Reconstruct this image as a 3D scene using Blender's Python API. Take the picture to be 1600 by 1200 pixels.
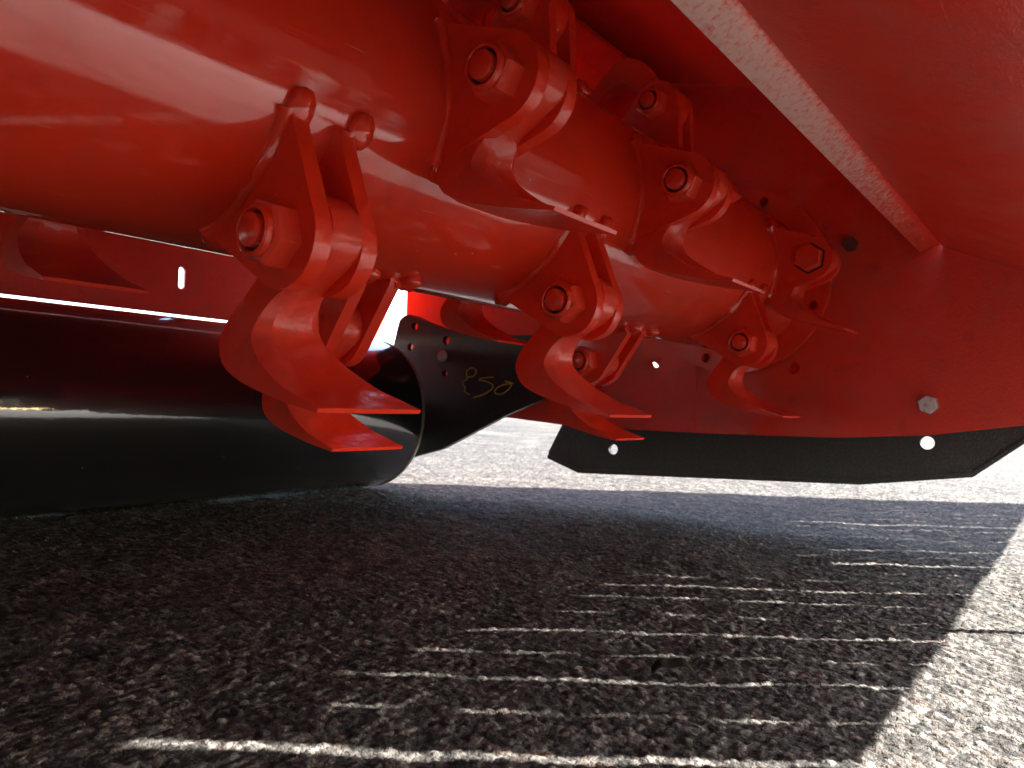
import bpy, bmesh, math, random
import numpy as np
from mathutils import Vector, Matrix
from mathutils.geometry import tessellate_polygon
R = math.radians
random.seed(7); rng = np.random.default_rng(7)
sc = bpy.context.scene
for o in list(bpy.data.objects): bpy.data.objects.remove(o)
COL = sc.collection

# ------------------------------------------------------------------ camera
# world: x along the rotor, y to the rear roller, z up.  f = 1200 px in a 1600 px wide picture
FPX, CAM = 1200.0, Vector((0, 0, 0.13))
vx = Vector((900 / FPX, 60 / FPX, 1)).normalized()                 # direction of the rotor axis in camera axes (right, down, forward)
roll = R(1.9)
up = Vector((math.sin(roll), -math.cos(roll), 0)); up.z = -(up.x * vx.x + up.y * vx.y) / vx.z; up.normalize()
vy = up.cross(vx)
AX = Matrix((vx, vy, up))                                          # camera axes -> world axes
right, down, fwd = AX.col[0], AX.col[1], AX.col[2]
cam = bpy.data.objects.new('camera', bpy.data.cameras.new('camera')); COL.objects.link(cam)
m = Matrix((right, -down, -fwd)).transposed().to_4x4(); m.translation = CAM
cam.matrix_world = m
cam.data.sensor_width = 36; cam.data.lens = 36 * FPX / 1600
cam.data.clip_start = 0.005; cam.data.clip_end = 3000
cam.data.dof.use_dof = True; cam.data.dof.focus_distance = 0.45; cam.data.dof.aperture_fstop = 20
sc.camera = cam

# ------------------------------------------------------------------ light
SUN = Vector((0.6, -0.8, 0.553)).normalized()                       # towards the sun: in front of the mower, to the right
el, rot = math.asin(SUN.z), math.atan2(SUN.x, SUN.y)
w = bpy.data.worlds.new('World'); sc.world = w; w.use_nodes = True
nt = w.node_tree
sky = nt.nodes.new('ShaderNodeTexSky'); sky.sky_type = 'NISHITA'; sky.sun_disc = False
sky.sun_elevation = el; sky.sun_rotation = rot; sky.air_density = 1.0; sky.dust_density = 1.5
nt.links.new(sky.outputs[0], nt.nodes['Background'].inputs[0]); nt.nodes['Background'].inputs[1].default_value = 0.06
sl = bpy.data.lights.new('sun', 'SUN'); sl.energy = 4.0; sl.angle = R(0.53); sl.color = (1, 0.96, 0.9)
so = bpy.data.objects.new('sun', sl); COL.objects.link(so); so.location = (3, -4, 3)
so.rotation_euler = (-SUN).to_track_quat('-Z', 'Y').to_euler()
sc.view_settings.view_transform = 'Standard'; sc.view_settings.look = 'None'; sc.view_settings.gamma = 1
sc.view_settings.use_curve_mapping = False; sc.view_settings.exposure = 4.5

# ------------------------------------------------------------------ pixel -> world
def ray(px, py): return AX @ Vector(((px - 800) / FPX, (py - 600) / FPX, 1))
def onx(px, py, X): r = ray(px, py); return CAM + r * (X / r.x)
def ony(px, py, Y): r = ray(px, py); return CAM + r * (Y / r.y)
def gnd(px, py): r = ray(px, py); return CAM + r * (-CAM.z / r.z)

# ------------------------------------------------------------------ materials
def mat(name, base, rough, coat=0, coat_r=.1, metal=0, bump=None, var=None, spec=.5, rvar=0, cior=1.75, speck=None):
    M = bpy.data.materials.new(name); M.use_nodes = True; t = M.node_tree; b = t.nodes['Principled BSDF']
    b.inputs['Base Color'].default_value = (*base, 1); b.inputs['Roughness'].default_value = rough
    b.inputs['Metallic'].default_value = metal; b.inputs['Coat Weight'].default_value = coat; b.inputs['Coat Roughness'].default_value = coat_r
    b.inputs['Specular IOR Level'].default_value = spec; b.inputs['Coat IOR'].default_value = cior
    tc = t.nodes.new('ShaderNodeTexCoord')
    def noise(scale, detail=3, rough_=.55):
        n = t.nodes.new('ShaderNodeTexNoise'); n.inputs['Scale'].default_value = scale; n.inputs['Detail'].default_value = detail
        n.inputs['Roughness'].default_value = rough_
        t.links.new(tc.outputs['Object'], n.inputs['Vector']); return n
    if bump:                                                       # [(scale, distance), ...]
        prev = None
        for s, d in bump:
            n = noise(s, 2); bn = t.nodes.new('ShaderNodeBump'); bn.inputs['Strength'].default_value = 1; bn.inputs['Distance'].default_value = d
            t.links.new(n.outputs[0], bn.inputs['Height'])
            if prev: t.links.new(prev.outputs[0], bn.inputs['Normal'])
            prev = bn
        t.links.new(prev.outputs[0], b.inputs['Normal'])
        if coat: t.links.new(prev.outputs[0], b.inputs['Coat Normal'])
    if var:                                                        # (scale, second colour, low, high)
        n = noise(var[0], 6, .65); cr = t.nodes.new('ShaderNodeValToRGB')
        cr.color_ramp.elements[0].position = var[2]; cr.color_ramp.elements[1].position = var[3]
        cr.color_ramp.elements[0].color = (*base, 1); cr.color_ramp.elements[1].color = (*var[1], 1)
        t.links.new(n.outputs[0], cr.inputs[0]); t.links.new(cr.outputs[0], b.inputs['Base Color'])
    if speck:                                                      # sparse pale dust grains: (scale, size, colour)
        v = t.nodes.new('ShaderNodeTexVoronoi'); v.inputs['Scale'].default_value = speck[0]; t.links.new(tc.outputs['Object'], v.inputs['Vector'])
        lt = t.nodes.new('ShaderNodeMath'); lt.operation = 'LESS_THAN'; lt.inputs[1].default_value = speck[1]; t.links.new(v.outputs['Distance'], lt.inputs[0])
        sx = t.nodes.new('ShaderNodeSeparateColor'); t.links.new(v.outputs['Color'], sx.inputs[0])
        g2_ = t.nodes.new('ShaderNodeMath'); g2_.operation = 'GREATER_THAN'; g2_.inputs[1].default_value = .72; t.links.new(sx.outputs[0], g2_.inputs[0])
        mu = t.nodes.new('ShaderNodeMath'); mu.operation = 'MULTIPLY'; t.links.new(lt.outputs[0], mu.inputs[0]); t.links.new(g2_.outputs[0], mu.inputs[1])
        mx = t.nodes.new('ShaderNodeMix'); mx.data_type = 'RGBA'; t.links.new(mu.outputs[0], mx.inputs[0])
        if b.inputs['Base Color'].links: t.links.new(b.inputs['Base Color'].links[0].from_socket, mx.inputs[6])
        else: mx.inputs[6].default_value = (*base, 1)
        mx.inputs[7].default_value = (*speck[2], 1); t.links.new(mx.outputs[2], b.inputs['Base Color'])
    if rvar:
        n = noise(45, 5, .7); mr = t.nodes.new('ShaderNodeMapRange'); mr.inputs['From Min'].default_value = .35; mr.inputs['From Max'].default_value = .7
        mr.inputs['To Min'].default_value = rough; mr.inputs['To Max'].default_value = rough + rvar
        t.links.new(n.outputs[0], mr.inputs[0]); t.links.new(mr.outputs[0], b.inputs['Roughness'])
    return M
RED = (0.78, 0.036, 0.009)
MR = {
 'red': mat('red_enamel', RED, .42, spec=.2, cior=1.55, coat=.75, coat_r=.07, speck=(95, .05, (.8, .42, .36)), bump=[(1100, .00008), (300, .0002), (60, .0004)], var=(70, (.70, .036, .013), .45, .75), rvar=.12),
 'redtube': mat('red_enamel_tube', RED, .42, coat=1, coat_r=.03, spec=.15, cior=1.8, speck=(75, .045, (.8, .45, .38)), bump=[(1300, .000018), (26, .00014)], var=(35, (.70, .036, .013), .45, .75)),
 'redrough': mat('red_enamel_orange_peel', (.74, .033, .011), .42, spec=.2, cior=1.5, coat=.8, coat_r=.09, speck=(60, .03, (.75, .4, .35)), bump=[(900, .00030), (240, .0003)], var=(28, (.66, .034, .015), .45, .75)),
 'pale_lip': mat('mottled_pale_paint', RED, .38, coat=.3, bump=[(900, .0003), (200, .0004)]),
 'black': mat('black_gloss_paint', (.008, .008, .010), .3, coat=1, coat_r=.04, cior=1.65, spec=.2, speck=(55, .035, (.5, .5, .48)), bump=[(300, .00004), (12, .0003)]),
 'blackrough': mat('black_textured_paint', (.012, .012, .013), .34, spec=.4, speck=(90, .04, (.3, .28, .25)), bump=[(650, .0006)], var=(120, (.03, .028, .026), .5, .8)),
 'skid': mat('black_worn_steel', (.030, .031, .029), .40, bump=[(620, .0010), (90, .0005)], var=(420, (.075, .075, .068), .45, .75)),
 'zinc': mat('zinc_plated_steel', (.72, .72, .70), .35, metal=.6, bump=[(500, .0001)], var=(200, (.3, .28, .25), .5, .7)),
 'darkzinc': mat('dull_zinc_steel', (.22, .21, .20), .4, metal=1, bump=[(500, .0002)]),
 'groove': mat('dark_thread_gap', (.02, .006, .005), .6),
 'rubber': mat('black_rubber', (.02, .02, .02), .7, bump=[(120, .0006)]),
 'rim': mat('bare_rubbed_steel', (.34, .31, .25), .4, metal=.7),
 'marker': mat('yellow_paint_marker', (.50, .44, .05), .5),
 'straw': mat('dry_straw', (.22, .16, .08), .8),
 'leaf': mat('dry_dark_leaf', (.010, .007, .005), .9, spec=.05, bump=[(200, .0005)]),
}

# the lip is mottled with pale pink over the red, less and less towards the side plate
t = MR['pale_lip'].node_tree; b = t.nodes['Principled BSDF']; tc = t.nodes.new('ShaderNodeTexCoord')
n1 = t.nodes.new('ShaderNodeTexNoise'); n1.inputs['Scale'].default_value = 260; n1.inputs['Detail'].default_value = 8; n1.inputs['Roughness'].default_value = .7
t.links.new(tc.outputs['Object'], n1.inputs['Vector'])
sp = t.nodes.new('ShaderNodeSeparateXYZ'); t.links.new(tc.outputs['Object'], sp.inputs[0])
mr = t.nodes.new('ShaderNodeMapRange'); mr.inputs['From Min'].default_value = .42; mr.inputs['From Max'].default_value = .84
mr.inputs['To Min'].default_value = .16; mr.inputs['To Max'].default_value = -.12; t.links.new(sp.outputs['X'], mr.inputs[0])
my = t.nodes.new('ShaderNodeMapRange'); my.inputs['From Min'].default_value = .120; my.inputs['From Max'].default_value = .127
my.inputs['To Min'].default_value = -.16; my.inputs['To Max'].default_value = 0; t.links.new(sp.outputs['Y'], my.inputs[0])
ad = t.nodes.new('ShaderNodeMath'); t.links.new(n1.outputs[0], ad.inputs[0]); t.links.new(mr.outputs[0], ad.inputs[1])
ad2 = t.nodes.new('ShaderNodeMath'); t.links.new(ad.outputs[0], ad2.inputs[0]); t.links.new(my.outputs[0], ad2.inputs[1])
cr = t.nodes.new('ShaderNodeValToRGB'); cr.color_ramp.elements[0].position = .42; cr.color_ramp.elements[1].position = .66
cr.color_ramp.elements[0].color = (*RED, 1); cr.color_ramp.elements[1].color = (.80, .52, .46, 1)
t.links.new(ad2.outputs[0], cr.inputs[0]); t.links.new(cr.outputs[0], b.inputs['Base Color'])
# shop dust, and thin scratches on the red paint
def weather(M, dust, scr):
    t = M.node_tree; b = t.nodes['Principled BSDF']; tc = t.nodes.new('ShaderNodeTexCoord')
    def nz(scale, det, sc_=(1, 1, 1), rot_=(0, 0, 0)):
        mp = t.nodes.new('ShaderNodeMapping'); mp.inputs['Scale'].default_value = sc_; mp.inputs['Rotation'].default_value = rot_
        n = t.nodes.new('ShaderNodeTexNoise'); n.inputs['Scale'].default_value = scale; n.inputs['Detail'].default_value = det; n.inputs['Roughness'].default_value = .68
        t.links.new(tc.outputs['Object'], mp.inputs[0]); t.links.new(mp.outputs[0], n.inputs['Vector']); return n.outputs[0]
    def rng_(src, a, c, d, e):
        m_ = t.nodes.new('ShaderNodeMapRange'); t.links.new(src, m_.inputs[0])
        for i, v in enumerate((a, c, d, e)): m_.inputs[i + 1].default_value = v
        return m_.outputs[0]
    def blend(fac, col):
        mx = t.nodes.new('ShaderNodeMix'); mx.data_type = 'RGBA'; t.links.new(fac, mx.inputs[0])
        t.links.new(b.inputs['Base Color'].links[0].from_socket, mx.inputs[6]); mx.inputs[7].default_value = (*col, 1)
        t.links.new(mx.outputs[2], b.inputs['Base Color'])
    d_ = rng_(nz(11, 10), .47, .72, 0, dust); blend(d_, (.34, .13, .10))
    blend(rng_(nz(37, 8), .58, .75, 0, dust * .9), (.16, .022, .016))
    for r_ in ((0, .35, .5), (.5, -.6, -.9)): blend(rng_(nz(1.6, 3, (9, 420, 420), r_), .69, .73, 0, scr), (.85, .30, .24))
    t.links.new(rng_(d_, 0, dust, b.inputs['Coat Weight'].default_value, b.inputs['Coat Weight'].default_value * .35), b.inputs['Coat Weight'])
weather(MR['red'], .30, .5); weather(MR['redtube'], .22, .55); weather(MR['redrough'], .42, .4)
# fine rubbing marks in the gloss of the tube
t = MR['redtube'].node_tree; b = t.nodes['Principled BSDF']; tc = t.nodes.new('ShaderNodeTexCoord')
mp = t.nodes.new('ShaderNodeMapping'); mp.inputs['Scale'].default_value = (14, 160, 160); mp.inputs['Rotation'].default_value = (0, .25, .3)
n1 = t.nodes.new('ShaderNodeTexNoise'); n1.inputs['Scale'].default_value = 3; n1.inputs['Detail'].default_value = 5
t.links.new(tc.outputs['Object'], mp.inputs[0]); t.links.new(mp.outputs[0], n1.inputs['Vector'])
mr = t.nodes.new('ShaderNodeMapRange'); mr.inputs['From Min'].default_value = .52; mr.inputs['From Max'].default_value = .72
mr.inputs['To Min'].default_value = .025; mr.inputs['To Max'].default_value = .16; t.links.new(n1.outputs[0], mr.inputs[0]); t.links.new(mr.outputs[0], b.inputs['Coat Roughness'])

# ------------------------------------------------------------------ helpers
def link(name, me, parent=None, material=None):
    o = bpy.data.objects.new(name, me); COL.objects.link(o)
    if parent is not None: o.parent = parent
    if material is not None and me is not None and not me.materials: me.materials.append(MR[material] if isinstance(material, str) else material)
    return o
def tag(o, label=None, cat=None, group=None, kind=None):
    for k, v in (('label', label), ('category', cat), ('group', group), ('kind', kind)):
        if v: o[k] = v
    return o
def empty(name, loc=(0, 0, 0)):
    o = link(name, None); o.location = loc; o.empty_display_size = .02; return o
def mesh(name, bm, smooth=35, bevel=0, segs=2):
    if bevel:
        es = [e for e in bm.edges if len(e.link_faces) == 2 and e.calc_face_angle(0) > R(38)]
        if es: bmesh.ops.bevel(bm, geom=es, offset=bevel, segments=segs, profile=.5, affect='EDGES', clamp_overlap=True)
    bmesh.ops.recalc_face_normals(bm, faces=bm.faces)
    me = bpy.data.meshes.new(name); bm.to_mesh(me); bm.free()
    if smooth:
        me.shade_smooth()
        bm2 = bmesh.new(); bm2.from_mesh(me)
        for e in bm2.edges:
            if len(e.link_faces) == 2 and e.calc_face_angle(0) > R(smooth): e.smooth = False
        bm2.to_mesh(me); bm2.free()
    return me
def plate_bm(outline, holes, a0, a1, axis='x'):
    """flat plate with real holes: (u,v) outline extruded along an axis from a0 to a1. axis x: (y,z); axis y: (x,z)"""
    loops = [outline] + list(holes)
    flat = [p for l in loops for p in l]
    tris = tessellate_polygon([[Vector((p[0], p[1], 0)) for p in l] for l in loops])
    bm = bmesh.new()
    def P(p, a): return (a, p[0], p[1]) if axis == 'x' else (p[0], a, p[1])
    v0 = [bm.verts.new(P(p, a0)) for p in flat]; v1 = [bm.verts.new(P(p, a1)) for p in flat]
    for t in tris:
        for vs in (v0, v1):
            try: bm.faces.new([vs[i] for i in t])
            except ValueError: pass
    k = 0
    for l in loops:
        n = len(l)
        for i in range(n):
            a, b = k + i, k + (i + 1) % n
            bm.faces.new((v0[a], v0[b], v1[b], v1[a]))
        k += n
    bmesh.ops.dissolve_limit(bm, angle_limit=R(.5), verts=bm.verts, edges=bm.edges) if not holes else None
    return bm
def circ(cy, cz, r, n=20, a0=0): return [(cy + r * math.cos(a0 + 2 * math.pi * i / n), cz + r * math.sin(a0 + 2 * math.pi * i / n)) for i in range(n)]
def lathe_x(profile, n=32, center=(0, 0), bm=None, jitter=None):
    """profile [(x, radius)] turned about an axis parallel to x; a radius of 0 closes the end"""
    bm = bm or bmesh.new(); rings = []
    for x, r in profile:
        if r <= 1e-7: rings.append([bm.verts.new((x, center[0], center[1]))])
        else: rings.append([bm.verts.new((x, center[0] + r * math.cos(2 * math.pi * i / n), center[1] + r * math.sin(2 * math.pi * i / n))) for i in range(n)])
    for a, b in zip(rings, rings[1:]):
        for i in range(n):
            j = (i + 1) % n
            if len(a) == 1 and len(b) == 1: continue
            if len(a) == 1: bm.faces.new((a[0], b[i], b[j]))
            elif len(b) == 1: bm.faces.new((a[i], a[j], b[0]))
            else: bm.faces.new((a[i], a[j], b[j], b[i]))
    return bm
def hex_prism(bm, x0, x1, cr, center=(0, 0), a0=.2, cham=.0012):
    s = 1 if x0 < x1 else -1                                       # x0 is the outer face
    for prof in ([(x0, 0), (x0, cr * .90), (x0 + s * cham, cr), (x1, cr), (x1, 0)],):
        n = 6; rings = []
        for x, r in prof:
            rings.append([bm.verts.new((x, center[0], center[1]))] if r == 0 else
                         [bm.verts.new((x, center[0] + r * math.cos(a0 + i * math.pi / 3), center[1] + r * math.sin(a0 + i * math.pi / 3))) for i in range(n)])
        for a, b in zip(rings, rings[1:]):
            for i in range(n):
                j = (i + 1) % n
                if len(a) == 1: bm.faces.new((a[0], b[i], b[j]))
                elif len(b) == 1: bm.faces.new((a[i], a[j], b[0]))
                else: bm.faces.new((a[i], a[j], b[j], b[i]))
    return bm
def box_bm(x0, x1, y0, y1, z0, z1, bm=None):
    bm = bm or bmesh.new()
    v = [bm.verts.new((x, y, z)) for x in (x0, x1) for y in (y0, y1) for z in (z0, z1)]
    for f in ((0, 1, 3, 2), (4, 6, 7, 5), (0, 4, 5, 1), (2, 3, 7, 6), (0, 2, 6, 4), (1, 5, 7, 3)): bm.faces.new([v[i] for i in f])
    return bm
def tube_path(bm, pts, rad, n=8, wob=0):
    pts = [Vector(p) for p in pts]; rings = []
    for i, p in enumerate(pts):
        d = (pts[min(i + 1, len(pts) - 1)] - pts[max(i - 1, 0)]).normalized()
        a = d.cross(Vector((.3, .5, .81))).normalized(); b = d.cross(a)
        r = rad if not callable(rad) else rad(i / (len(pts) - 1))
        rings.append([bm.verts.new(p + (a * math.cos(2 * math.pi * k / n) + b * math.sin(2 * math.pi * k / n)) * r * (1 + wob * random.uniform(-1, 1))) for k in range(n)])
    for a, b in zip(rings, rings[1:]):
        for k in range(n): bm.faces.new((a[k], a[(k + 1) % n], b[(k + 1) % n], b[k]))
    bm.faces.new(rings[0][::-1]); bm.faces.new(rings[-1])
    return bm
def spline(pts, n=6):
    P = [Vector(p) for p in pts]; out = []
    for i in range(len(P) - 1):
        p0, p1, p2, p3 = P[max(i - 1, 0)], P[i], P[i + 1], P[min(i + 2, len(P) - 1)]
        for k in range(n):
            t = k / n
            out.append(.5 * ((2 * p1) + (p2 - p0) * t + (2 * p0 - 5 * p1 + 4 * p2 - p3) * t * t + (3 * p1 - p0 - 3 * p2 + p3) * t ** 3))
    out.append(P[-1]); return out

# ------------------------------------------------------------------ ground: one sheet of coarse asphalt to the horizon
def axis_steps(lo, f0, f1, hi, fine, mid, mlo, mhi):
    s = list(np.arange(f0, f1, fine))
    x = f1; st = fine
    while x < hi:
        s.append(x); st = min(st * 1.03, mid) if x < mhi else st * 1.18; x += st
    s.append(hi)
    x = f0; st = fine; left = []
    while x > lo:
        st = min(st * 1.03, mid) if x > mlo else st * 1.18; x -= st; left.append(x)
    return np.array(left[::-1] + s)
xs = axis_steps(-400, .08, .80, 900, .0014, .0045, -.25, 1.9)
ys = axis_steps(-400, -.06, .36, 900, .0014, .0045, -.35, 1.25)
X, Y = np.meshgrid(xs, ys, indexing='ij')
def h2(ix, iy, k):
    v = np.sin(ix * 127.1 + iy * 311.7 + k * 74.7) * 43758.5453; return v - np.floor(v)
def pebble(X, Y, cell, seed):
    u, v = X / cell, Y / cell; iu, iv = np.floor(u), np.floor(v)
    best = np.full(X.shape, 9.); sid = np.zeros(X.shape)
    for dx in (-1, 0, 1):
        for dy in (-1, 0, 1):
            cx, cy = iu + dx, iv + dy
            px = cx + .15 + .7 * h2(cx, cy, seed); py = cy + .15 + .7 * h2(cx, cy, seed + 3)
            d = (u - px) ** 2 + (v - py) ** 2; k = d < best
            best = np.where(k, d, best); sid = np.where(k, h2(cx, cy, seed + 7), sid)
    return np.sqrt(best), sid
def vnoise(X, Y, cell, seed):
    u, v = X / cell, Y / cell; iu, iv = np.floor(u), np.floor(v); fu, fv = u - iu, v - iv
    fu = fu * fu * (3 - 2 * fu); fv = fv * fv * (3 - 2 * fv)
    a, b, c, d = h2(iu, iv, seed), h2(iu + 1, iv, seed), h2(iu, iv + 1, seed), h2(iu + 1, iv + 1, seed)
    return (a * (1 - fu) + b * fu) * (1 - fv) + (c * (1 - fu) + d * fu) * fv - .5
near = (X > -1) & (X < 4) & (Y > -1) & (Y < 3.5)
fade = np.clip(1 - (np.maximum(np.maximum(-.4 - X, X - 1.9), np.maximum(-.4 - Y, Y - 1.25))) / 1.0, 0, 1) * near
d1, s1 = pebble(X, Y, .0052, 1); d2, s2 = pebble(X, Y, .0031, 2)
Z = (.0011 * np.clip(1 - (d1 / .62) ** 2, 0, 1) * (.25 + .95 * s1) + .0005 * np.clip(1 - (d2 / .6) ** 2, 0, 1) * s2
     + .0022 * vnoise(X, Y, .05, 5) + .0012 * vnoise(X, Y, .018, 8) + .003 * vnoise(X, Y, .21, 9)) * fade - .0022
nx, ny = X.shape
me = bpy.data.meshes.new('ground')
idx = np.arange(nx * ny).reshape(nx, ny)
quads = np.stack([idx[:-1, :-1], idx[1:, :-1], idx[1:, 1:], idx[:-1, 1:]], -1).reshape(-1, 4)
me.vertices.add(nx * ny); me.vertices.foreach_set('co', np.stack([X, Y, Z], -1).astype(np.float32).ravel())
nq = len(quads); me.loops.add(nq * 4); me.polygons.add(nq)
me.loops.foreach_set('vertex_index', quads.astype(np.int32).ravel())
me.polygons.foreach_set('loop_start', (np.arange(nq) * 4).astype(np.int32)); me.polygons.foreach_set('loop_total', np.full(nq, 4, np.int32))
me.update(); me.validate(); me.shade_smooth()
at = me.attributes.new('stone', 'FLOAT', 'POINT'); at.data.foreach_set('value', s1.astype(np.float32).ravel())
MA = bpy.data.materials.new('coarse_asphalt'); MA.use_nodes = True; t = MA.node_tree; b = t.nodes['Principled BSDF']
tc = t.nodes.new('ShaderNodeTexCoord')
def vor(scale, rnd=1):
    v = t.nodes.new('ShaderNodeTexVoronoi'); v.inputs['Scale'].default_value = scale; v.inputs['Randomness'].default_value = rnd
    t.links.new(tc.outputs['Object'], v.inputs['Vector']); return v
def ramp(src, stops, inter='LINEAR'):
    c = t.nodes.new('ShaderNodeValToRGB'); c.color_ramp.interpolation = inter
    while len(c.color_ramp.elements) < len(stops): c.color_ramp.elements.new(.5)
    for e, (p, col) in zip(c.color_ramp.elements, stops): e.position = p; e.color = (*col, 1)
    t.links.new(src, c.inputs[0]); return c
def mixc(a, b_, fac, mode='MIX'):
    mx = t.nodes.new('ShaderNodeMix'); mx.data_type = 'RGBA'; mx.blend_type = mode
    if isinstance(fac, (int, float)): mx.inputs[0].default_value = fac
    else: t.links.new(fac, mx.inputs[0])
    t.links.new(a, mx.inputs[6])
    t.links.new(b_, mx.inputs[7]); return mx.outputs[2]
an = t.nodes.new('ShaderNodeAttribute'); an.attribute_name = 'stone'
stone = ramp(an.outputs['Fac'], [(0, (.02, .019, .019)), (.3, (.05, .048, .046)), (.55, (.10, .097, .092)), (.72, (.10, .066, .05)), (.82, (.15, .147, .138)), (1, (.30, .295, .28))])
v2 = vor(420); g2 = ramp(v2.outputs['Color'], [(0, (.015, .015, .015)), (.45, (.07, .067, .064)), (.8, (.15, .146, .139)), (1, (.36, .35, .33))])
v3 = vor(1300); g3 = ramp(v3.outputs['Color'], [(0, (.35, .35, .35)), (1, (1, 1, 1))])
v4 = vor(170); g4 = ramp(v4.outputs['Color'], [(0, (.05, .05, .05)), (.32, (.28, .28, .28)), (.58, (.75, .75, .75)), (1, (1.15, 1.13, 1.1))])
c = mixc(stone.outputs[0], g2.outputs[0], .5); c = mixc(c, g3.outputs[0], .55, 'MULTIPLY')
nz = t.nodes.new('ShaderNodeTexNoise'); nz.inputs['Scale'].default_value = 9; nz.inputs['Detail'].default_value = 6
t.links.new(tc.outputs['Object'], nz.inputs['Vector'])
c = mixc(c, g4.outputs[0], .9, 'MULTIPLY'); pat = ramp(nz.outputs[0], [(.3, (.70, .67, .64)), (.7, (1.0, .965, .92))]); c = mixc(c, pat.outputs[0], 1.0, 'MULTIPLY')
t.links.new(c, b.inputs['Base Color']); b.inputs['Roughness'].default_value = .9; b.inputs['Specular IOR Level'].default_value = .12
bp = t.nodes.new('ShaderNodeBump'); bp.inputs['Distance'].default_value = .0008; bp.inputs['Strength'].default_value = 1
t.links.new(v2.outputs['Distance'], bp.inputs['Height']); bp.invert = True
bp2 = t.nodes.new('ShaderNodeBump'); bp2.inputs['Distance'].default_value = .0004
t.links.new(v3.outputs['Distance'], bp2.inputs['Height']); bp2.invert = True; t.links.new(bp.outputs[0], bp2.inputs['Normal'])
t.links.new(bp2.outputs[0], b.inputs['Normal'])
me.materials.append(MA)
tag(link('ground', me), kind='structure')

# ------------------------------------------------------------------ mower housing
XE = .87                                                            # inner face of the side plate
XL = -1.0
house = tag(empty('mower_housing', (0, 0, 0)), 'red flail mower housing with sloping hood, side plate and black skid above the asphalt', 'mower housing')
def yz(*pix, X=XE): return [tuple(onx(a, b, X))[1:] for a, b in pix]

# side plate with real holes
bot = yz((790, 652), (880, 664), (1000, 672), (1130, 678), (1310, 684), (1450, 680), (1600, 665))
outl = [(-.112, .165)] + bot[::-1] + [(.72, .118), (.80, .16), (.868, .20), (.868, .34), (.80, .50), (.72, .56), (.42, .60), (.20, .56), (-.112, .36)]
hp = [onx(1025, 566, XE), onx(1240, 575, XE)]
side = link('side_plate', mesh('side_plate', plate_bm(outl, [circ(p.y, p.z, .0068, 24) for p in hp], XE, XE + .006), 35), house, 'redrough')
# thin overlapped wear plate: its two upright edges show as seams
q = onx(1090, 562, XE)
wl = yz((1087, 672), (1090, 566)), yz((1170, 676), (1170, 640))
wp = link('wear_plate', mesh('wear_plate', plate_bm([(.376, .1045), (.376, .186), (.45, .186 + .004), (.56, .150), (.56, .1055)], [circ(hp[0].y, hp[0].z, .0072, 24)], XE - .0025, XE - .0003), 0), side, 'redrough')
pp = link('wear_plate', mesh('wear_plate_lower', plate_bm([(.312, .1035), (.312, .126), (.22, .118), (.20, .1075)], [], XE - .0022, XE - .0003), 0), side, 'redrough')

# hood shell: section in (y, z), thickness 5 mm
def shell(pts, th, x0, x1):
    P = [Vector((y, z)) for y, z in pts]; off = []
    for i in range(len(P)):
        d0 = (P[i] - P[i - 1]).normalized() if i else (P[1] - P[0]).normalized()
        d1 = (P[i + 1] - P[i]).normalized() if i < len(P) - 1 else d0
        n0, n1 = Vector((-d0.y, d0.x)), Vector((-d1.y, d1.x)); n = (n0 + n1).normalized()
        off.append(P[i] + n * th / max(.4, n.dot(n0)))
    return plate_bm([tuple(p) for p in P] + [tuple(p) for p in off[::-1]], [], x0, x1)
arc = [(.20 - .13 * 0, .48)]
hood = link('hood_shell', mesh('hood_shell', shell([(.141, .312), (.144, .40), (.165, .452), (.215, .485), (.284, .503), (.428, .536), (.52, .538)], .005, XL, XE - .001), 30), house, 'redrough')
rear = link('hood_shell', mesh('hood_rear', shell([(.5202, .536), (.70, .51), (.85, .47), (.945, .40)], .005, XL, .905), 30), house, 'redrough')
frontp = link('front_plate', mesh('front_plate', shell([(-.112, .277), (-.06, .268), (.0, .262), (.05, .271), (.1185, .301)], .004, XL, XE - .001), 30), house, 'redrough')
# lip bar under the front wall, slanting face seen from below
bar = link('lip_bar', mesh('lip_bar', plate_bm([(.1195, .3065), (.1385, .2965), (.1400, .300), (.1400, .3110), (.1215, .3110)], [], XL, XE - .0015), 40, .0008), house, 'pale_lip')
cb = link('cross_bar', mesh('cross_bar', plate_bm([(.405, .505), (.445, .505), (.445, .5345), (.440, .5345), (.440, .511), (.405, .511)], [], XL, XE - .0015), 40, .001), house, 'redrough')
# rear plate above the roller with a cut slot
YP = .95
sl_c = ony(284, 434, YP)
slot = [(sl_c.x + .0042 * math.cos(a), sl_c.z + (.010 if math.sin(a) > 0 else -.010) + .0042 * math.sin(a)) for a in [2 * math.pi * (i + .5) / 20 for i in range(20)]]
zb_ = ony(180, 480, YP).z
rp = link('rear_plate', mesh('rear_plate', plate_bm([(XL, zb_), (.905, zb_), (.905, .41), (XL, .41)], [slot], YP, YP + .004, 'y'), 0), house, 'redrough')
link('end_plate', mesh('end_plate', plate_bm([(-.112, .16), (.30, .11), (.80, .16), (.868, .20), (.868, .34), (.72, .53), (.42, .60), (.20, .56), (-.112, .36)], [], XL - .006, XL), 0), house, 'redrough')
rz = ony(600, 537, 1.02).z
link('rear_rail', mesh('rear_rail', box_bm(.80, 1.10, 1.02, 1.05, rz - .05, rz), 0, .001), house, 'red')
p3 = onx(1025, 566, .90)
link('belt_guard', mesh('belt_guard', plate_bm([(p3.y + .022, p3.z + .024), (p3.y - .018, p3.z - .016), (.36, .150), (.16, .150), (.14, .30), (.20, .42), (p3.y + .022, .42)], [], .900, .94), 30, .003), house, 'red')

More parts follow.
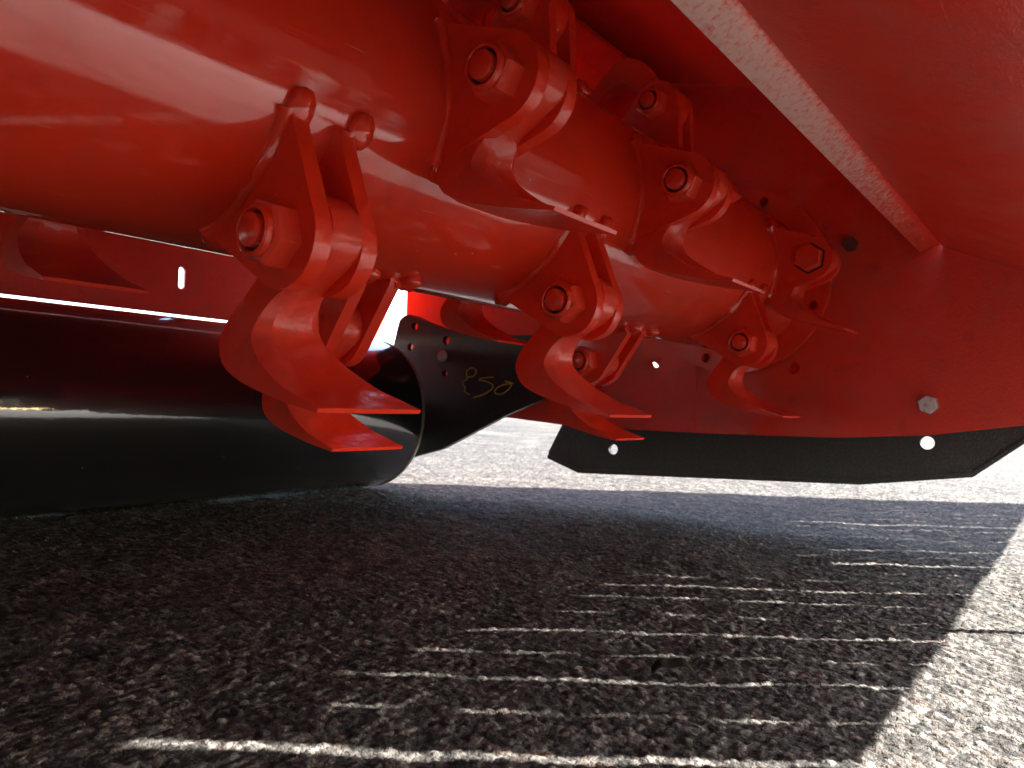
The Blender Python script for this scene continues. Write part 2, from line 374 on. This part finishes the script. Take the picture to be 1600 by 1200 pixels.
# skid shoe outside the side plate
so_ = yz((890, 640), (857, 706), (857, 712), (905, 735), (1345, 752), (1520, 740), (1640, 660), (1640, 600), (1300, 640), X=.879)
holes = [onx(958, 702, .879), onx(1449, 692, .879)]
skid = link('skid_shoe', mesh('skid_shoe', plate_bm(so_, [circ(p.y, p.z, .0067, 24) for p in holes], .879, .885), 35), house, 'skid')
ls = yz((857, 712), (905, 735), (1345, 752), (1520, 740), (1640, 662), X=.879)
bm = bmesh.new(); prev = None
for (y, z) in ls:
    cur = [bm.verts.new(p) for p in ((.8765, y, z + .0015), (.893, y, z + .0015), (.893, y, z - .0035), (.8765, y, z - .0035))]
    if prev:
        for k in range(4): bm.faces.new((prev[k], prev[(k + 1) % 4], cur[(k + 1) % 4], cur[k]))
    else: bm.faces.new(cur[::-1])
    prev = cur
bm.faces.new(prev)
link('runner', mesh('runner', bm, 20, .0008), skid, 'skid')

# hex bolts through the side plate
def hexbolt(px, py, cr, th, m_, parent, X=XE, a0=.3):
    p = onx(px, py, X - th); bm = hex_prism(bmesh.new(), X - th, X - .0006, cr, (p.y, p.z), a0)
    o = link('bolt', mesh('bolt', bm, 30, .0004), parent, m_)
    if m_ == 'zinc' and X != XE:
        link('washer', mesh('washer', lathe_x([(X - .0018, 0), (X - .0018, cr * 1.08), (X - .0002, cr * 1.08), (X - .0002, 0)], 28, (p.y, p.z)), 30), o, m_)
        link('thread_end', mesh('thread_end', lathe_x([(X - th - .0006, 0), (X - th - .0006, cr * .5), (X - th + .001, cr * .55)], 20, (p.y, p.z)), 30), o, m_)
    return o
hexbolt(1449, 632, .0095, .011, 'zinc', house); hexbolt(1326, 380, .0078, .010, 'darkzinc', house, a0=.9)

# bearing flange round the rotor end
YC, ZC, RT, RB = .3283, .279, .0817, .1135
fl = [circ(YC + .094 * math.cos(a), ZC + .094 * math.sin(a), .0052, 16) for a in [R(k * 45 + 20) for k in range(8)]]
link('bearing_flange', mesh('bearing_flange', plate_bm(circ(YC, ZC, .106, 72), fl, XE - .012, XE - .0026), 30), house, 'red')

# roller bracket: black arm carrying the roller end
XB = .826
bo = [(.842, .238), (.838, .250), (.828, .257), (.815, .258), (.80, .254), (.775, .244), (.745, .235), (.70, .227), (.62, .2215), (.50, .2205), (.50, .165), (.566, .138)]
bo += [tuple(onx(790, 649, XB))[1:], tuple(onx(690, 702, XB))[1:], (.79, .048), (.84, .035), (.885, .05), (.905, .09), (.895, .14), (.855, .19)]
bh = [(648, 510, .0062), (697, 532, .0068), (695, 583, .0052), (641, 542, .0058)]
bhl = []
for a, b_, r in bh: p = onx(a, b_, XB); bhl.append(circ(p.y, p.z, r, 22))
brk = link('roller_bracket', mesh('roller_bracket', plate_bm(bo, bhl, XB, XB + .008), 35), house, 'blackrough')
bb = hexbolt(688, 556, .0075, .006, 'zinc', brk, X=XB)
# stiffening rib whose upper face catches the light
# hand-written number in yellow paint marker
def cr5(pts): return [onx(560 + a / 5.333, 450 + b_ / 5.333, XB - .0004) for a, b_ in pts]
for nm, st in (('two', [(905, 738), (902, 700), (935, 666), (972, 676), (982, 705), (955, 738), (915, 742), (902, 762), (868, 790), (890, 830), (886, 862), (930, 890)]),
               ('five', [(1125, 742), (1055, 748), (1020, 755), (1010, 768), (1060, 778), (1108, 798), (1122, 825), (1080, 868), (1020, 896), (960, 912)]),
               ('zero', [(1292, 796), (1255, 784), (1222, 778), (1275, 800), (1255, 840), (1205, 878), (1160, 884), (1135, 866), (1152, 836), (1205, 808), (1268, 796)])):
    link('handwritten_digit', mesh('digit_' + nm, tube_path(bmesh.new(), spline(cr5(st), 5), .00075, 6), 60), brk, 'marker')

# front guard: tall panel with a curtain of rubber strips that lets thin stripes of sun through
YF = -.12
link('front_guard', mesh('front_guard', box_bm(XL, 1.60, YF, YF + .005, .2775, .70), 0), house, 'redrough')
link('sky_blocker', mesh('sky_blocker', plate_bm([(.945, -.112), (1.585, -.112), (1.165, .45), (.945, .45)], [], 0, .006), 0), house, 'redrough').matrix_local = Matrix(((0, 1, 0, 0), (0, 0, 1, 0), (1, 0, 0, .62), (0, 0, 0, 1)))  # added unseen panel that keeps skylight off the ground beside the skid
slits = {.413: .0066, .464: .0010, .515: .0024, .563: .0012, .612: .0026, .662: .0006, .714: .0015, .761: .0028, .806: .0008, .852: .0009, .897: .0060, .942: .0010, .988: .0030,
         1.03: .0006, 1.08: .0014, 1.125: .0008, 1.17: .0020, 1.219: .0064, 1.27: .0014, 1.318: .0018, 1.366: .0020, 1.42: .0012, 1.465: .0010}
slits = {round(k + .045, 3): v * 1.05 + .0006 for k, v in slits.items()}
edges = sorted(slits); x = edges[0]
while x > XL + .05: x -= .05; slits[round(x, 3)] = random.choice((.001, .0015, .0025))
edges = sorted(slits); prevx = XL
for e in edges + [1.60]:
    x0 = prevx + slits.get(prevx, 0) / 2; x1 = e - slits.get(e, 0) / 2
    zb = .1315 + random.uniform(-.0006, .0006); bm = bmesh.new(); cols = []
    for k in range(22):                                              # slightly wavy strip, edges not quite straight
        z = .300 + (zb - .300) * k / 21; wob = .0007 * math.sin(k * 1.7 + e * 40)
        cols.append([bm.verts.new(p) for p in ((x0 + wob + random.uniform(-.0012, .0012), YF - .004, z), (x1 + wob - random.uniform(-.0012, .0012), YF - .004, z), (x1 + wob, YF - .0052, z), (x0 + wob, YF - .0052, z))])
    for a, b_ in zip(cols, cols[1:]):
        for k in range(4): bm.faces.new((a[k], a[(k + 1) % 4], b_[(k + 1) % 4], b_[k]))
    bm.faces.new(cols[0][::-1]); bm.faces.new(cols[-1])
    link('rubber_strip', mesh('rubber_strip', bm, 30), house, 'rubber'); prevx = e
link('hanging_cord', mesh('hanging_cord', tube_path(bmesh.new(), [(.693, YF - .012, .15), (.691, YF - .012, .06), (.689, YF - .013, .012)], .0042, 8), 40), house, 'rubber')

# ------------------------------------------------------------------ rear roller
RR, YR = .1085, .856
rol = tag(empty('ground_roller', (0, YR, .109)), 'glossy black steel roller lying on the asphalt behind the hammers', 'roller')
prof = [(XL, 0), (XL, RR), (.790, RR), (.7945, RR - .0015), (.797, RR - .006), (.797, RR - .012), (.792, RR - .016), (.792, 0)]
link('drum', mesh('drum', lathe_x(prof, 160, (0, 0)), 30), rol, 'black')
link('end_rim', mesh('end_rim', lathe_x([(.7885, RR - .001), (.7885, RR + .0005), (.7915, RR + .0005), (.7950, RR - .0012), (.7950, RR - .003)], 160), 50), rol, 'rim')
link('axle', mesh('axle', lathe_x([(.780, 0), (.780, .03), (.835, .03), (.835, 0)], 32), 30), rol, 'blackrough')

# ------------------------------------------------------------------ rotor
rotor = tag(empty('hammer_rotor', (0, YC, ZC)), 'thick red rotor tube with welded lugs running across the housing', 'rotor')
link('tube', mesh('tube', lathe_x([(XL, 0), (XL, RT)] + [(XL + (XE - .013 - XL) * k / 40, RT) for k in range(1, 41)] + [(XE - .013, 0)], 160), 30), rotor, 'redtube')
def lug_mesh():
    """one lug plate, radial direction +z, thickness along +x, tip hole at z = RB"""
    pts = []; rt = .0208
    for s in (-1, 1):
        pass
    base = [(-.036, RT * .86), (-.034, RT * .94)]
    # tangent from base point to tip circle
    def tang(s):
        bx, bz = s * .034, RT * .955; dx, dz = 0 - bx, RB - bz; d = math.hypot(dx, dz)
        a = math.atan2(dz, dx) + s * -1 * math.acos(rt / d) * -1
        # tip point whose radius is perpendicular to the edge, on the outer side
        best = max((circ(0, RB, rt, 90)), key=lambda p: 0)
        cand = [(R(k), (rt * math.cos(R(k)), RB + rt * math.sin(R(k)))) for k in range(-90, 271)]
        side_ = [(abs((p[0] - bx) * math.cos(th) + (p[1] - bz) * math.sin(th)), th) for th, p in cand if math.cos(th) * s > 0]
        return min(side_)[1], (bx, bz)
    t0, b0 = tang(1); t1, b1 = tang(-1)
    if t1 < t0: t1 += 2 * math.pi
    pts = [(b1[0] * 1.0, RT * .80), (b0[0], RT * .80), b0]
    n = 22
    for k in range(n + 1): th = t0 + (t1 - t0) * k / n; pts.append((rt * math.cos(th), RB + rt * math.sin(th)))
    pts.append(b1)
    return mesh('lug', plate_bm(pts, [], 0, .0080), 35, .0020, 3)
LUG = lug_mesh(); LUG.materials.append(MR['red'])
def weld_mesh(seed):
    random.seed(seed); bm = bmesh.new(); pts = []
    for k in range(15):
        a = (k / 14 - .5) * .86
        pts.append((random.uniform(-.0012, .0012), -RT * 1.003 * math.sin(a), RT * 1.003 * math.cos(a)))
    tube_path(bm, pts, lambda t: .0030 + .0022 * abs(2 * t - 1) ** 6, 8, .22)
    for s in (-1, 1):                                               # blobs where the bead starts and stops
        a = s * .44
        mt = Matrix.Translation((.0045, RT * 1.02 * math.sin(a), RT * 1.02 * math.cos(a))) @ Matrix.Rotation(-a, 4, 'X') @ Matrix.Diagonal((.0062, .0085, .0046, 1))
        r = bmesh.ops.create_icosphere(bm, subdivisions=2, radius=1, matrix=mt)
        for v in r['verts']: v.co += Vector((random.uniform(-1, 1), random.uniform(-1, 1), random.uniform(-1, 1))) * .0010
    me = mesh('weld_bead', bm, 80); me.materials.append(MR['redtube']); return me
WELDS = [weld_mesh(k) for k in range(4)]; random.seed(11)
def nut_mesh():
    bm = hex_prism(bmesh.new(), -.0112, 0, .0134, (0, 0), .35, .0016)
    me = mesh('nut', bm, 30, .0006); me.materials.append(MR['red']); return me
def collar_mesh():
    bm = lathe_x([(-.0105, .0104), (-.0135, .0100), (-.0142, .0092), (-.0138, .0084), (-.0115, .0080)], 36)
    me = mesh('collar', bm, 40); me.materials.append(MR['red']); return me
def gap_mesh():
    me = mesh('thread_gap', lathe_x([(-.0118, .0086), (-.0118, .0066)], 32), 30); me.materials.append(MR['groove']); return me
def bolt_mesh():
    me = mesh('bolt_end', lathe_x([(-.0158, 0), (-.0158, .0052), (-.0150, .0066), (-.0100, .0068), (-.0100, 0)], 32), 40); me.materials.append(MR['red']); return me
def shank_mesh():
    bm = lathe_x([(0, 0), (0, .0068), (.016, .0068), (.016, 0)], 24); me = mesh('bolt_shank', bm, 40); me.materials.append(MR['red']); return me
def head_mesh(flip):
    bm = hex_prism(bmesh.new(), .0085 if not flip else -.0085, 0, .0132, (0, 0), .15, .001)
    me = mesh('bolt_head', bm, 30, .0005); me.materials.append(MR['red']); return me
NUT, COLLAR, GAP, BOLT, SHANK, HEAD, HEADF = nut_mesh(), collar_mesh(), gap_mesh(), bolt_mesh(), shank_mesh(), head_mesh(False), head_mesh(True)
HGAP = mesh('head_outline', plate_bm(circ(0, 0, .0152, 6, .15), [], -.0008, -.0001), 0); HGAP.materials.append(MR['groove'])
def lug_pair(x, ang, head=False):
    """two lugs with the hammer bolt; ang in degrees in the (y, z) plane"""
    th = R(ang) - math.pi / 2
    rotm = Matrix.Rotation(th, 4, 'X'); by, bz = RB * math.cos(R(ang)), RB * math.sin(R(ang))
    plates = []; spin = random.uniform(-.5, .5)
    for k, xx in enumerate((x, x + .0236)):
        o = link('lug', LUG, rotor); o.matrix_local = Matrix.Translation((xx, 0, 0)) @ rotm; plates.append(o)
        wd = link('weld_bead', WELDS[random.randrange(4)], o); wd.location = (0 if k == 0 else .0080, 0, 0)
    def sub(nm, me_, par, px):
        o = link(nm, me_, par); o.matrix_local = Matrix.Translation((px, 0, RB)) @ Matrix.Rotation(-th + spin, 4, 'X'); return o
    if head:
        sub('bolt_head', HEADF, plates[0], -.0008); sub('head_outline', HGAP, plates[0], 0)
        sub('nut', NUT, plates[1], 0).matrix_local = Matrix.Translation((.0080, 0, RB)) @ Matrix.Rotation(math.pi, 4, 'Z')
    else:
        sub('nut', NUT, plates[0], 0); sub('collar', COLLAR, plates[0], 0); sub('thread_gap', GAP, plates[0], 0); sub('bolt_end', BOLT, plates[0], 0)
        sub('bolt_head', HEAD, plates[1], .0080)
    sub('bolt_shank', SHANK, plates[0], .0080)
    return Vector((x + .0158, YC + by, ZC + bz))
link('balance_weight', mesh('balance_weight', box_bm(.60, .655, -.006, .006, RT - .003, RT + .010), 35, .001), rotor, 'red').rotation_euler.x = R(61)

# ------------------------------------------------------------------ hammers
ST = [((.004, .0205), (-.004, .0205), .0074), ((.0140, .0155), (-.0140, .0155), .0075), ((.0200, .007), (-.0200, .007), .0076), ((.0225, -.004), (-.0195, -.006), .0078), ((.026, -.013), (-.004, -.0165), .0090), ((.032, -.022), (.006, -.0225), .0115),
      ((.0375, -.031), (.011, -.0315), .0150), ((.038, -.040), (.010, -.0395), .0185), ((.031, -.0505), (.001, -.0475), .0215), ((.016, -.0572), (-.009, -.0538), .0235),
      ((-.002, -.0617), (-.018, -.0588), .0248), ((-.020, -.0654), (-.027, -.0621), .0256), ((-.038, -.0682), (-.039, -.0664), .0260)]
def hammer_mesh():
    bm = bmesh.new(); rings = []
    cp = np.array([(*B, *F, w_) for B, F, w_ in ST]); st = []
    for i in range(len(cp) - 1):
        p0, p1, p2, p3 = cp[max(i - 1, 0)], cp[i], cp[i + 1], cp[min(i + 2, len(cp) - 1)]
        for u in (0, 1 / 3, 2 / 3): st.append(.5 * (2 * p1 + (p2 - p0) * u + (2 * p0 - 5 * p1 + 4 * p2 - p3) * u * u + (3 * p1 - p0 - 3 * p2 + p3) * u ** 3))
    st.append(cp[-1])
    for i, r_ in enumerate(st):
        B, F, w_ = Vector(r_[0:2]), Vector(r_[2:4]), r_[4]; d = B - F; t_ = i / (len(st) - 1)
        k = min(1, max(0, (t_ - .2) * 3)) * (1 - t_ * .35)
        ring = []
        for sx, e in ((-1, .16 * k), (-.62, .0), (.0, .12 * k), (.62, .0), (1, .16 * k)):         # front face, cut back towards the two sides
            p = F + d * e; ring.append((sx * w_, p.x, p.y))
        for sx, e in ((1, 1 - .12 * k), (.5, 1), (-.5, 1), (-1, 1 - .12 * k)):
            p = F + d * e; ring.append((sx * w_, p.x, p.y))
        rings.append([bm.verts.new(p) for p in ring])
    n = len(rings[0])
    for a, b_ in zip(rings, rings[1:]):
        for k in range(n): bm.faces.new((a[k], a[(k + 1) % n], b_[(k + 1) % n], b_[k]))
    bm.faces.new(rings[0][::-1]); bm.faces.new(rings[-1])
    return mesh('hammer', bm, 42, .0007, 2)
HM = hammer_mesh(); HM.materials.append(MR['red'])
GRP = 'swinging hammers on the rotor'
def hammer(pos, label, swing=0, yaw=0):
    o = link('hammer', HM); o.location = pos; o.rotation_euler = (R(swing), 0, R(yaw)); tag(o, label, 'hammer', GRP); return o
A, B_, C_, D_, E_ = 229.6, 180.5, 105, 285, 345
hammer(lug_pair(.185, A), 'largest red hammer, hanging nearest the camera in front of the black roller')
hammer(lug_pair(.393, A), 'middle red hammer of the lower row, in front of the black roller bracket', 1)
hammer(lug_pair(.695, A), 'smallest red hammer of the lower row, in front of the side plate above the skid', -1)
hammer(lug_pair(.270, B_), 'largest red hammer of the upper row, its tip over the rotor highlight', 0)
hammer(lug_pair(.468, B_), 'middle red hammer of the upper row, hanging against the rotor tube', 0)
hammer(lug_pair(.754, B_, True), 'small red hammer of the upper row, under a hex bolt head without nut', 3)
hammer(lug_pair(.588, C_), 'dark red hammer lying back behind the rotor tube beside a raised lug', 108)
hammer(lug_pair(.396, C_), 'red hammer behind the lug cut off by the top edge of the picture', 108)
hammer(lug_pair(.279, D_), 'red hammer showing just below the largest hammer, over the roller', 0)
hammer(lug_pair(.584, D_), 'red hammer showing just below the middle hammer, over the black skid', 0)
hammer(lug_pair(.167, E_), 'dark red hammer behind the rotor at the left edge, above the roller', 0)
hammer(lug_pair(.520, E_), 'dark red hammer behind the rotor, above the black roller bracket', 0)

# ------------------------------------------------------------------ litter on the asphalt
g = gnd(1052, 1050)
bm = bmesh.new(); pts = spline([(-.012, .010, .0005), (-.008, .006, .0045), (-.002, .001, .004), (.004, -.006, .0045), (.006, -.011, .0005)], 6)
prev = None
for i, p in enumerate(pts):
    wd = .0035 * math.sin(math.pi * (.12 + .8 * i / (len(pts) - 1))) + .0008
    n = Vector((.8, .6, .15)) * wd
    cur = [bm.verts.new(p - n), bm.verts.new(p + n + Vector((0, 0, .001))), bm.verts.new(p + n + Vector((0, 0, .0018))), bm.verts.new(p - n + Vector((0, 0, .0009)))]
    if prev:
        for k in range(4): bm.faces.new((prev[k], prev[(k + 1) % 4], cur[(k + 1) % 4], cur[k]))
    else: bm.faces.new(cur[::-1])
    prev = cur
bm.faces.new(prev)
lf = tag(link('dry_leaf', mesh('dry_leaf', bm, 60), None, 'leaf'), 'small curled dark dry leaf on the shaded asphalt among the sun stripes', 'leaf'); lf.location = (g.x, g.y, 0); lf.scale = (.75, .75, .9)
